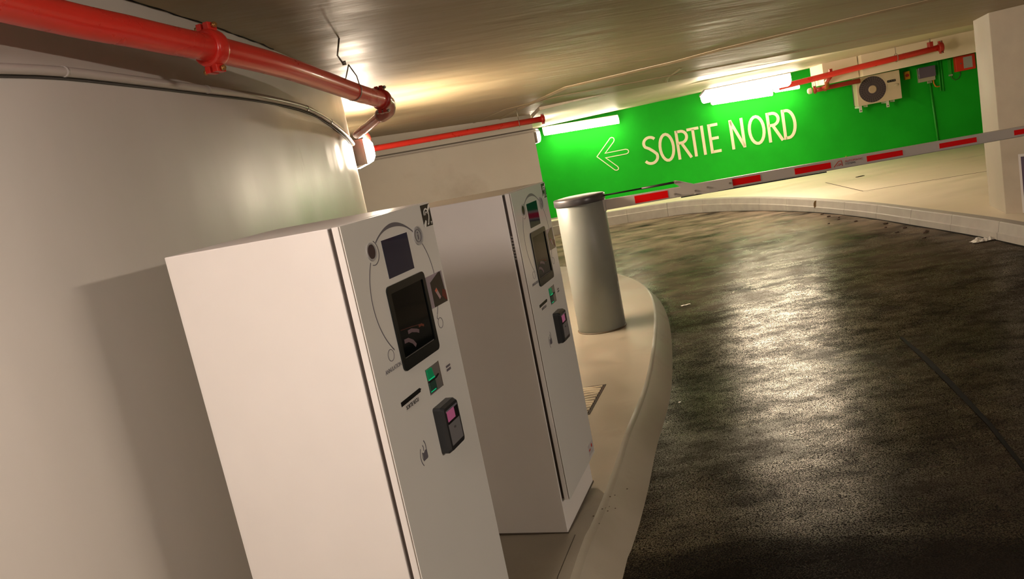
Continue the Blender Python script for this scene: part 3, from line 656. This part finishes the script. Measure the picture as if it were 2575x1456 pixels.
# long pipe under the ceiling at the right
def wt(mb, pts, r, n=14): return mb.tube([W(*p) for p in pts], r, n)
f3 = thing('sprinkler_pipe', 'long red pipe hung in front of the beam, capped near the pillar', 'pipe', W(7, 2.05, 1.6))
adopt(f3, wt(MB(), [(5.25, 1.972, 1.6), (5.517, 1.986, 1.6), (6.939, 2.055, 1.6), (8.50, 2.122, 1.6)], .062).build('pipe_run', M_PIPE))
coupling(f3, W(8.50, 2.122, 1.6), W(8.5, 2.122, 1.6)-W(6.939, 2.055, 1.6), .075, M_PIPE2, M_ZINC)
adopt(f3, wt(MB(), [(7.637, 2.5, 1.6), (7.637, 2.19, 1.6)], .007, 6).tube([W(7.637, 2.095, 1.6)+Vector((.0, .075*math.cos(a), .085*math.sin(a))) for a in [i*PI/8 for i in range(17)]], .008, 6).build('hanger', M_ZINC))
adopt(f3, wbox(MB(), 8.27, 8.34, 2.16, 2.27, 1.55, 1.65).build('stub', M_PIPE2, None, .005))
adopt(f3, wt(MB(), [(8.305, 2.27, 1.6), (8.305, 2.36, 1.6)], .012, 8).build('stub_rod', M_ZINC))
adopt(f3, wbox(MB(), 6.30, 6.36, 2.075, 2.14, 1.57, 1.63).build('clip', M_PIPE2, None, .004))
f4 = thing('valve_pipe', 'short dark red branch pipe with a pale end cap below the beam', 'pipe', W(6.6, 1.78, .6))
adopt(f4, wt(MB(), [(6.30, 1.765, .7), (6.45, 1.767, .7), (7.30, 1.782, .7)], .052).build('pipe_run', M_PIPE2))
adopt(f4, wt(MB(), [(6.50, 1.785, .7), (6.44, 1.785, 1.1), (6.36, 1.90, 1.3), (6.36, 1.99, 1.5)], .045).build('riser', M_PIPE2))
adopt(f4, wt(MB(), [(6.18, 1.768, .7), (6.20, 1.769, .7), (6.27, 1.773, .7)], [.035, .062, .066]).build('end_cap', M_BEAM))
coupling(f4, W(6.34, 1.776, .7), W(7, 1.8, .7)-W(6.3, 1.775, .7), .052, M_PIPE2, M_ZINC)
coupling(f4, W(6.56, 1.787, .7), W(7, 1.8, .7)-W(6.3, 1.775, .7), .050, M_PIPE2, M_ZINC)
mb = MB()
for u in (6.33, 6.38, 6.44): wt(mb, [(u, 1.84, .68), (u-.01, 1.97, .68)], .007, 6)
adopt(f4, mb.build('studs', M_BRKT))

# conduit on the curved wall, running down to the wall lamp
cd = thing('wall_conduit', 'long grey cable conduit following the curved wall to the wall lamp', 'conduit', (core_x(3), 3, 2.2))
CP = []
for a, s in ((-.75, .262), (-.5602, .2212), (-.4863, .2031), (-.4088, .1785), (-.3217, .1496), (-.2571, .1273), (-.2073, .1044), (-.182, .0831), (-.1668, .0640)):
    Y = 2.0
    for _ in range(300): Y = .9*Y+.1*(core_x(Y, .016)/a)
    CP.append((a*Y, Y, HC+s*Y))
CP.append((core_x(6.9, .016), 6.9, 2.045))
adopt(cd, MB().tube(refine(CP, .1), .016, 12).build('tube', M_CONDUIT))
adopt(cd, MB().tube([p+Vector((-.014, 0, -.019)) for p in refine(CP, .1)], .0045, 6).build('painted_shadow', mat('conduit_painted_shadow', (.07, .06, .055), .6)))  # dark tube stands in for the shadow line under the conduit
for i in (2, 4, 6, 7): p = Vector(CP[i]); adopt(cd, MB().tube([p+Vector((0, -.006, 0)), p+Vector((0, .006, 0))], .018, 12).build('clip', M_CONDUIT))

# ================================================================== lamps
def batten(name, label, p0, p1, nrm, wd, dp, m, body=.03, group='strip lamps of the car park', up=Vector((0, 0, 1))):
    """p0,p1: ends of the mounting line; nrm: direction the diffuser faces; wd: width across; dp: depth"""
    p0 = Vector(p0); p1 = Vector(p1); d = (p1-p0).normalized(); nrm = Vector(nrm).normalized(); s = d.cross(nrm).normalized()
    t_ = thing(name, label, 'lamp', (p0+p1)/2, 0, group)
    mb = MB(); a = [p0-s*wd/2, p1-s*wd/2, p1+s*wd/2, p0+s*wd/2]; mb.prism(a, [q+nrm*body for q in a]); adopt(t_, mb.build('housing', M_LAMPB, None, .003))
    prof = [(-.46, 0), (-.5, .35), (-.42, .75), (-.25, .96), (0, 1.0), (.25, .96), (.42, .75), (.5, .35), (.46, 0)]
    mb = MB(); q0, q1 = p0+d*.015, p1-d*.015
    A = [q0+s*wd*x+nrm*(body+(dp-body)*z) for x, z in prof]; B_ = [q1+s*wd*x+nrm*(body+(dp-body)*z) for x, z in prof]; mb.prism(A, B_)
    adopt(t_, mb.build('diffuser', m))
    for q in (p0, p1-d*.012):
        mb = MB(); A = [q+s*wd*.5*x+nrm*z for x, z in ((-1, .0), (1, .0), (1, body+.02), (-1, body+.02))]; mb.prism(A, [r+d*.012 for r in A])
        adopt(t_, mb.build('end_plate', M_LAMPB))
    return t_
# lamp on the curved wall
ya, yb = 7.15, 8.65
pa = Vector((core_x(ya, .0), ya, 1.975)); pb = Vector((core_x(yb, .0), yb, 1.975))
batten('wall_lamp', 'glowing wall lamp at the edge of the curved wall, below the red pipe end', pa, pb, (1, .16, 0), .23, .19, M_L_WALL, .085)
batten('wall_lamp', 'unseen wall lamp added behind the bulge of the curved wall, brightening the ceiling there', (core_x(10.0), 10.0, 1.95), (core_x(11.5), 11.5, 1.95), (1, .45, 0), .23, .19, lampmat('added_lamp_glow', WARM, 24.0), .085)  # added out of view to brighten the ceiling and the off-white wall
# two strip lamps in front of the green wall, and a third nearer
u_ = Vector((0, 0, -1))
batten('strip_lamp', 'left strip lamp glowing on the green wall, nearest the off-white wall', W(.10, 2.11, .30), W(1.98, 2.04, .30), W(0, 0, 1)-W(0, 0, 0)+Vector((0, 0, -.5)), .19, .17, M_L_ROW)
batten('strip_lamp', 'bright strip lamp glowing above the lettering on the green wall', W(4.17, 2.03, .30), W(5.55, 1.97, .30), W(0, 0, 1)-W(0, 0, 0)+Vector((0, 0, -.5)), .19, .17, M_L_ROW)
batten('strip_lamp', 'short strip lamp end beside the long sprinkler pipe', W(5.60, 1.995, .30), W(6.15, 1.975, .30), W(0, 0, 1)-W(0, 0, 0)+Vector((0, 0, -.5)), .13, .15, M_L_ROW)
n0 = Vector((4.05, 14.3, zcb(4.05, 14.3)-.20)); n1 = Vector((5.75, 14.6, zcb(5.75, 14.6)-.20))
batten('ceiling_lamp', 'ceiling lamp nearest the road, glaring in front of the green wall', n0, n1, (0, -.35, -1), .24, .20, M_L_NEAR, .02)
batten('corner_lamp', 'lamp peeping past the corner of the off-white wall', (.985, 15.0, 1.935), (.995, 16.3, 1.935), (1, .05, 0), .26, .12, M_L_CORNER)
# the lamp behind the photographer
batten('ceiling_lamp', 'ceiling lamp beside the curved wall behind the photographer', (-1.05, -.35, 2.50), (-.95, .95, 2.495), (0, 0, -1), .20, .16, M_L_BACK)
batten('ceiling_lamp', 'ceiling lamp over the road, right of the photographer', (4.3, -.4, zc(4.3, -.4)-.03), (4.6, .7, zc(4.6, .7)-.03), (0, 0, -1), .18, .12, M_L_RIGHT)

# ================================================================== fixtures on the green wall
ac = thing('outdoor_unit', 'beige outdoor fan unit hung on the green wall under the beam', 'fan unit', W(7.42, 1.22, 0), RW)
MB().box(0, .93, -.47, -.13, 0, .63).build('casing', M_ACB, ac, .012)
MB().box(.005, .925, -.13, -.03, .02, .60).build('rear_grille', M_BLADE, ac)
fo_ = MB().ring(.335, .318, .288, .306, -.482, -.468, 40).build('fan_ring', M_ACB, ac)
MB().disc(.335, .318, .288, -.474, -.469, 40).build('fan_recess', M_FAN, ac)
fg = MB().ring(.335, .318, .19, .194, -.482, -.475, 32).ring(.335, .318, .24, .244, -.482, -.475, 32).ring(.335, .318, .14, .144, -.482, -.475, 28)
for i in range(32):
    a = 2*PI*i/32; fg.stroke([(.335+.085*math.cos(a), .318+.085*math.sin(a)), (.335+.287*math.cos(a+.12), .318+.287*math.sin(a+.12))], .008, -.484, -.476)
fg.build('fan_guard', M_BLADE, ac)
MB().tube([(.335, -.475, .318), (.335, -.497, .318), (.335, -.503, .318)], [.088, .086, .070], 28).build('fan_hub', M_HUB, ac)
MB().plate(rrect(.655, .835, .395, .445, .012, 3), -.476, -.469).build('name_plate', M_STICKB, ac)
MB().box(.67, .72, -.479, -.475, .415, .428).box(.735, .765, -.479, -.475, .415, .428).box(.78, .82, -.479, -.475, .415, .428).build('plate_print', M_STEEL, ac)
MB().tube([(.80, -.475, .305), (.84, -.485, .33), (.88, -.475, .31)], .02, 8).build('handle', M_ACB, ac)
for u in (.02, .595):
    MB().box(u, u+.025, -.46, -.02, -.045, -.005).box(u, u+.055, -.465, -.43, -.14, -.0).box(u+.19, u+.215, -.30, -.02, -.05, -.005).build('bracket', M_BRKT, ac)
    MB().disc(u+.028, -.105, .012, -.468, -.463, 10).build('bracket_hole', M_STICKB, ac)
isw = thing('isolator_switch', 'small yellow isolator switch right of the fan unit', 'switch', W(8.60, 1.60, 0), RW)
MB().box(-.05, .06, -.10, 0, 0, .18).build('plate', M_YEL, isw, .006); MB().disc(.0, .09, .035, -.125, -.10, 14).build('knob', M_PIPE2, isw)
gb = thing('junction_box', 'grey lidded junction box with cables, right of the fan unit', 'box', W(8.825, 1.475, 0), RW)
MB().box(.005, .355, -.09, 0, .0, .31).build('base', M_BOXL, gb, .008); MB().box(.0, .36, -.145, -.09, .085, .325).build('cover', M_BOXG, gb, .012)
mb = MB()
for u in (.20, .235, .27): mb.tube([(u, -.05, .01), (u, -.05, -.055)], .014, 8)
mb.build('cable_gland', M_BOXL, gb)
oc = tag(MB().tube([W(8.825+u, z, .06) for u, z in ((.30, 1.475), (.305, 1.40), (.33, 1.33), (.37, 1.31), (.42, 1.315))], .014, 10).build('orange_cable', M_ORC), 'short orange cable looping out under the grey junction box', 'cable')
rb = thing('alarm_cabinet', 'red cabinet with grey notice beside the pillar', 'cabinet', W(9.60, 1.55, 0), RW)
MB().box(0, .40, -.15, 0, 0, .335).build('box', M_REDBOX, rb, .006); MB().box(.155, .335, -.156, -.15, .045, .29).build('notice', M_PANELG, rb); MB().disc(.10, .165, .015, -.16, -.15, 10).build('lock', M_ZINC, rb)
cb = thing('cable_loop', 'dark cable hanging in a loop left of the red cabinet', 'cable', W(9.5, 1.5, 0))
adopt(cb, wbox(MB(), 9.475, 9.535, 1.52, 1.86, 0, .03).build('trunking', M_GREENPIPE)); adopt(cb, MB().tube([W(u, z, .04) for u, z in ((9.51, 1.53), (9.52, 1.44), (9.58, 1.38), (9.66, 1.40), (9.70, 1.48), (9.70, 1.55))], .008, 8).build('cable', M_CABLE)); adopt(cb, wbox(MB(), 9.48, 9.54, 1.49, 1.52, 0, .05).build('gland', M_BOXL))
gp = thing('green_conduit', 'vertical green painted pipe rising to the grey junction box', 'conduit', W(9.06, .1, 0))
adopt(gp, MB().tube([W(9.12, ZP, .03), W(9.09, .7, .03), W(9.06, 1.46, .03)], .022, 10).build('lower_run', M_GREENPIPE))
adopt(gp, MB().tube([W(9.27, 1.20, .03), W(9.27, 1.86, .03)], .018, 8).tube([W(9.33, 1.18, .03), W(9.33, 1.86, .03)], .012, 8).build('upper_run', M_GREENPIPE))
# white-edged sign on the pillar
p0 = Vector((6.085, 8.965, -.14)); dv = Vector((.17, -.35, 0)).normalized(); nv = Vector((-.35, -.17, 0)).normalized()
sg = thing('pillar_sign', 'tall narrow white-edged dark sign on the pillar at the right frame edge', 'sign', p0)
def sbox(a, b, z0, z1, t0, t1):
    q = [p0+dv*a+nv*t0, p0+dv*b+nv*t0, p0+dv*b+nv*t1, p0+dv*a+nv*t1]; return MB().prism([(v.x, v.y, z0) for v in q], [(v.x, v.y, z1) for v in q])
adopt(sg, sbox(0, .35, -.13, .56, 0, .02).build('frame', M_SIGNW)); adopt(sg, sbox(.03, .32, -.10, .53, .02, .024).build('panel', M_SIGNP))

# ================================================================== on the floor
gx = thing('floor_grate', 'worn ribbed metal floor plate in the island behind the second kiosk', 'floor plate', (.35, 5.6, zi(5.6)))
def fz(x, y, dz=0): return (x, y, zi(y)+dz)
c0, c1 = Vector((.555, 5.84)), Vector((.345, 5.17)); lv = Vector((-.62, .12))
def gq(a, b): p = c0+(c1-c0)*a+lv*b; return p.x, p.y
mb = MB().prism([fz(*gq(-.02, -.03), .001), fz(*gq(1.02, -.03), .001), fz(*gq(1.02, 1.02), .001), fz(*gq(-.02, 1.02), .001)], [fz(*gq(-.02, -.03), .003), fz(*gq(1.02, -.03), .003), fz(*gq(1.02, 1.02), .003), fz(*gq(-.02, 1.02), .003)])
adopt(gx, mb.build('frame', M_PIT))
for i in range(11):
    a = (i+.5)/11; rows = []
    for j in range(9):
        b = j/8; s_ = .012*math.sin(b*PI*5+i*1.3); rows.append([fz(*gq(a-.028+s_, b), .003), fz(*gq(a-.012+s_, b), .010), fz(*gq(a+.012+s_, b), .010), fz(*gq(a+.028+s_, b), .003)])
    adopt(gx, MB().grid(rows).build('rib', M_GRATE))
ax = thing('access_cover', 'flush concrete access cover with dark joint in the far platform', 'cover', (7.3, 14.8, ZP))
q = [Vector((6.43, 13.62)), Vector((6.84, 16.1)), Vector((9.2, 15.4)), Vector((8.8, 12.9))]
mb = MB()
for a, b, wd in ((q[0], q[1], .02), (q[0], q[3], .02)):
    n_ = Vector((-(b-a).y, (b-a).x)).normalized()*wd/2; mb.prism([(p.x, p.y, ZP) for p in (a-n_, b-n_, b+n_, a+n_)], [(p.x, p.y, ZP+.002) for p in (a-n_, b-n_, b+n_, a+n_)])
adopt(ax, mb.build('joint', M_GRIT)); cen = sum(q, Vector((0, 0)))/4
adopt(ax, MB().prism([(*(p+(cen-p)*.02), ZP+.0002) for p in q], [(*(p+(cen-p)*.02), ZP+.001) for p in q]).build('slab', M_PLAT))
adopt(ax, MB().prism([(7.42, 15.88, ZP), (7.58, 15.92, ZP), (7.56, 15.98, ZP), (7.40, 15.94, ZP)], [(7.42, 15.88, ZP+.012), (7.58, 15.92, ZP+.012), (7.56, 15.98, ZP+.012), (7.40, 15.94, ZP+.012)]).build('lifting_slot', M_PIT))
def slip(name, x, y, L_, Wd, a, m, z=None):
    z = zr(y) if z is None else z; c, s_ = math.cos(a), math.sin(a); rows = []
    for i in range(5):
        u = (i/4-.5)*L_; rows.append([(x+c*u-s_*v, y+s_*u+c*v, z+.003+.004*math.sin(i*1.7+v*9)**2) for v in (-Wd/2, 0, Wd/2)])
    o = MB().grid(rows).build(name, m); so = o.modifiers.new('s', 'SOLIDIFY'); so.thickness = .001; return o
tag(slip('paper_scrap', 1.905, 8.62, .11, .035, .15, M_PAPER), 'small white paper scrap lying on the asphalt beyond the island', 'paper')
tag(slip('paper_bit', 1.055, 5.49, .018, .010, .3, M_PAPER), 'tiny white crumb on the asphalt beside the island kerb', 'paper')
# crumpled paper at the kerb
mb = MB(); random.seed(3); rows = []
for i in range(9):
    rows.append([(5.50+.032*i-.12+random.uniform(-.012, .012), 8.86+.02*j-.06+random.uniform(-.01, .01), zr(8.8)+.006+abs(random.gauss(0, .022))*(1 if 0 < i < 8 and 0 < j < 6 else .3)) for j in range(7)])
o = mb.grid(rows).build('crumpled_paper', M_PAPER); so = o.modifiers.new('s', 'SOLIDIFY'); so.thickness = .0012
tag(o, 'crumpled greyish paper at the foot of the far kerb near the pillar', 'paper')
lf = thing('dry_leaf', 'brown dry leaf leaning on the far kerb', 'leaf', (5.60, 13.7, zr(13.7)))
mb = MB(); cxl = Vector((5.62, 13.72, zr(13.7)+.12)); n = 12
P = [(cxl.x-.0, cxl.y, cxl.z)]
lp = [(math.sin(2*PI*i/n)*.055, math.cos(2*PI*i/n)*.085+(-.03 if i == n//2 else 0)) for i in range(n)]
rr_ = [(5.61+.86*a+.0*b, 13.70-.30*a+.05*b, zr(13.7)+.125+b) for a, b in lp]; mb.poly(rr_)
o = mb.build('blade', M_LEAF); so = o.modifiers.new('s', 'SOLIDIFY'); so.thickness = .002; adopt(lf, o)
adopt(lf, MB().tube([(5.61, 13.70, zr(13.7)+.05), (5.615, 13.68, zr(13.7)+.005)], .004, 6).build('stalk', M_LEAF))
random.seed(11)
for i, (x, y, s_) in enumerate(((5.52, 13.3, .03), (5.46, 12.9, .035), (5.40, 12.4, .022), (5.45, 11.9, .03), (5.55, 11.2, .035), (5.40, 10.9, .02), (5.30, 10.4, .025), (5.48, 10.0, .04), (5.28, 9.7, .025), (5.15, 12.2, .018), (5.50, 12.6, .02), (5.52, 10.6, .03))):
    bm = bmesh.new(); bmesh.ops.create_icosphere(bm, subdivisions=1, radius=s_)
    for v in bm.verts: v.co = Vector((v.co.x*random.uniform(.8, 1.4), v.co.y*random.uniform(.7, 1.2), v.co.z*random.uniform(.35, .6)))+Vector((x, y, zr(y)+s_*.3))
    me = bpy.data.meshes.new('pebble'); bm.to_mesh(me); bm.free(); me.materials.append(M_GRIT); o = bpy.data.objects.new('pebble', me); C.objects.link(o)
    tag(o, 'small brown grit crumb on the asphalt at the foot of the far kerb', 'pebble', 'grit crumbs along the far kerb')
random.seed(23)
for i in range(10):
    u = random.uniform(.05, .5); d_ = random.uniform(.03, .16); s_ = random.uniform(.0025, .005)
    x = .0733+u*.35+d_*.937; y = 3.3686+u*.937-d_*.35
    bm = bmesh.new(); bmesh.ops.create_icosphere(bm, subdivisions=1, radius=s_)
    for v in bm.verts: v.co = Vector((v.co.x*random.uniform(.8, 1.4), v.co.y*random.uniform(.7, 1.3), v.co.z*.5))+Vector((x, y, zi(y)+s_*.3))
    me = bpy.data.meshes.new('dirt_speck'); bm.to_mesh(me); bm.free(); me.materials.append(M_GRIT); o = bpy.data.objects.new('dirt_speck', me); C.objects.link(o)
    tag(o, 'tiny dark dirt speck on the island at the foot of the second kiosk', 'dirt', 'dirt specks by the second kiosk')
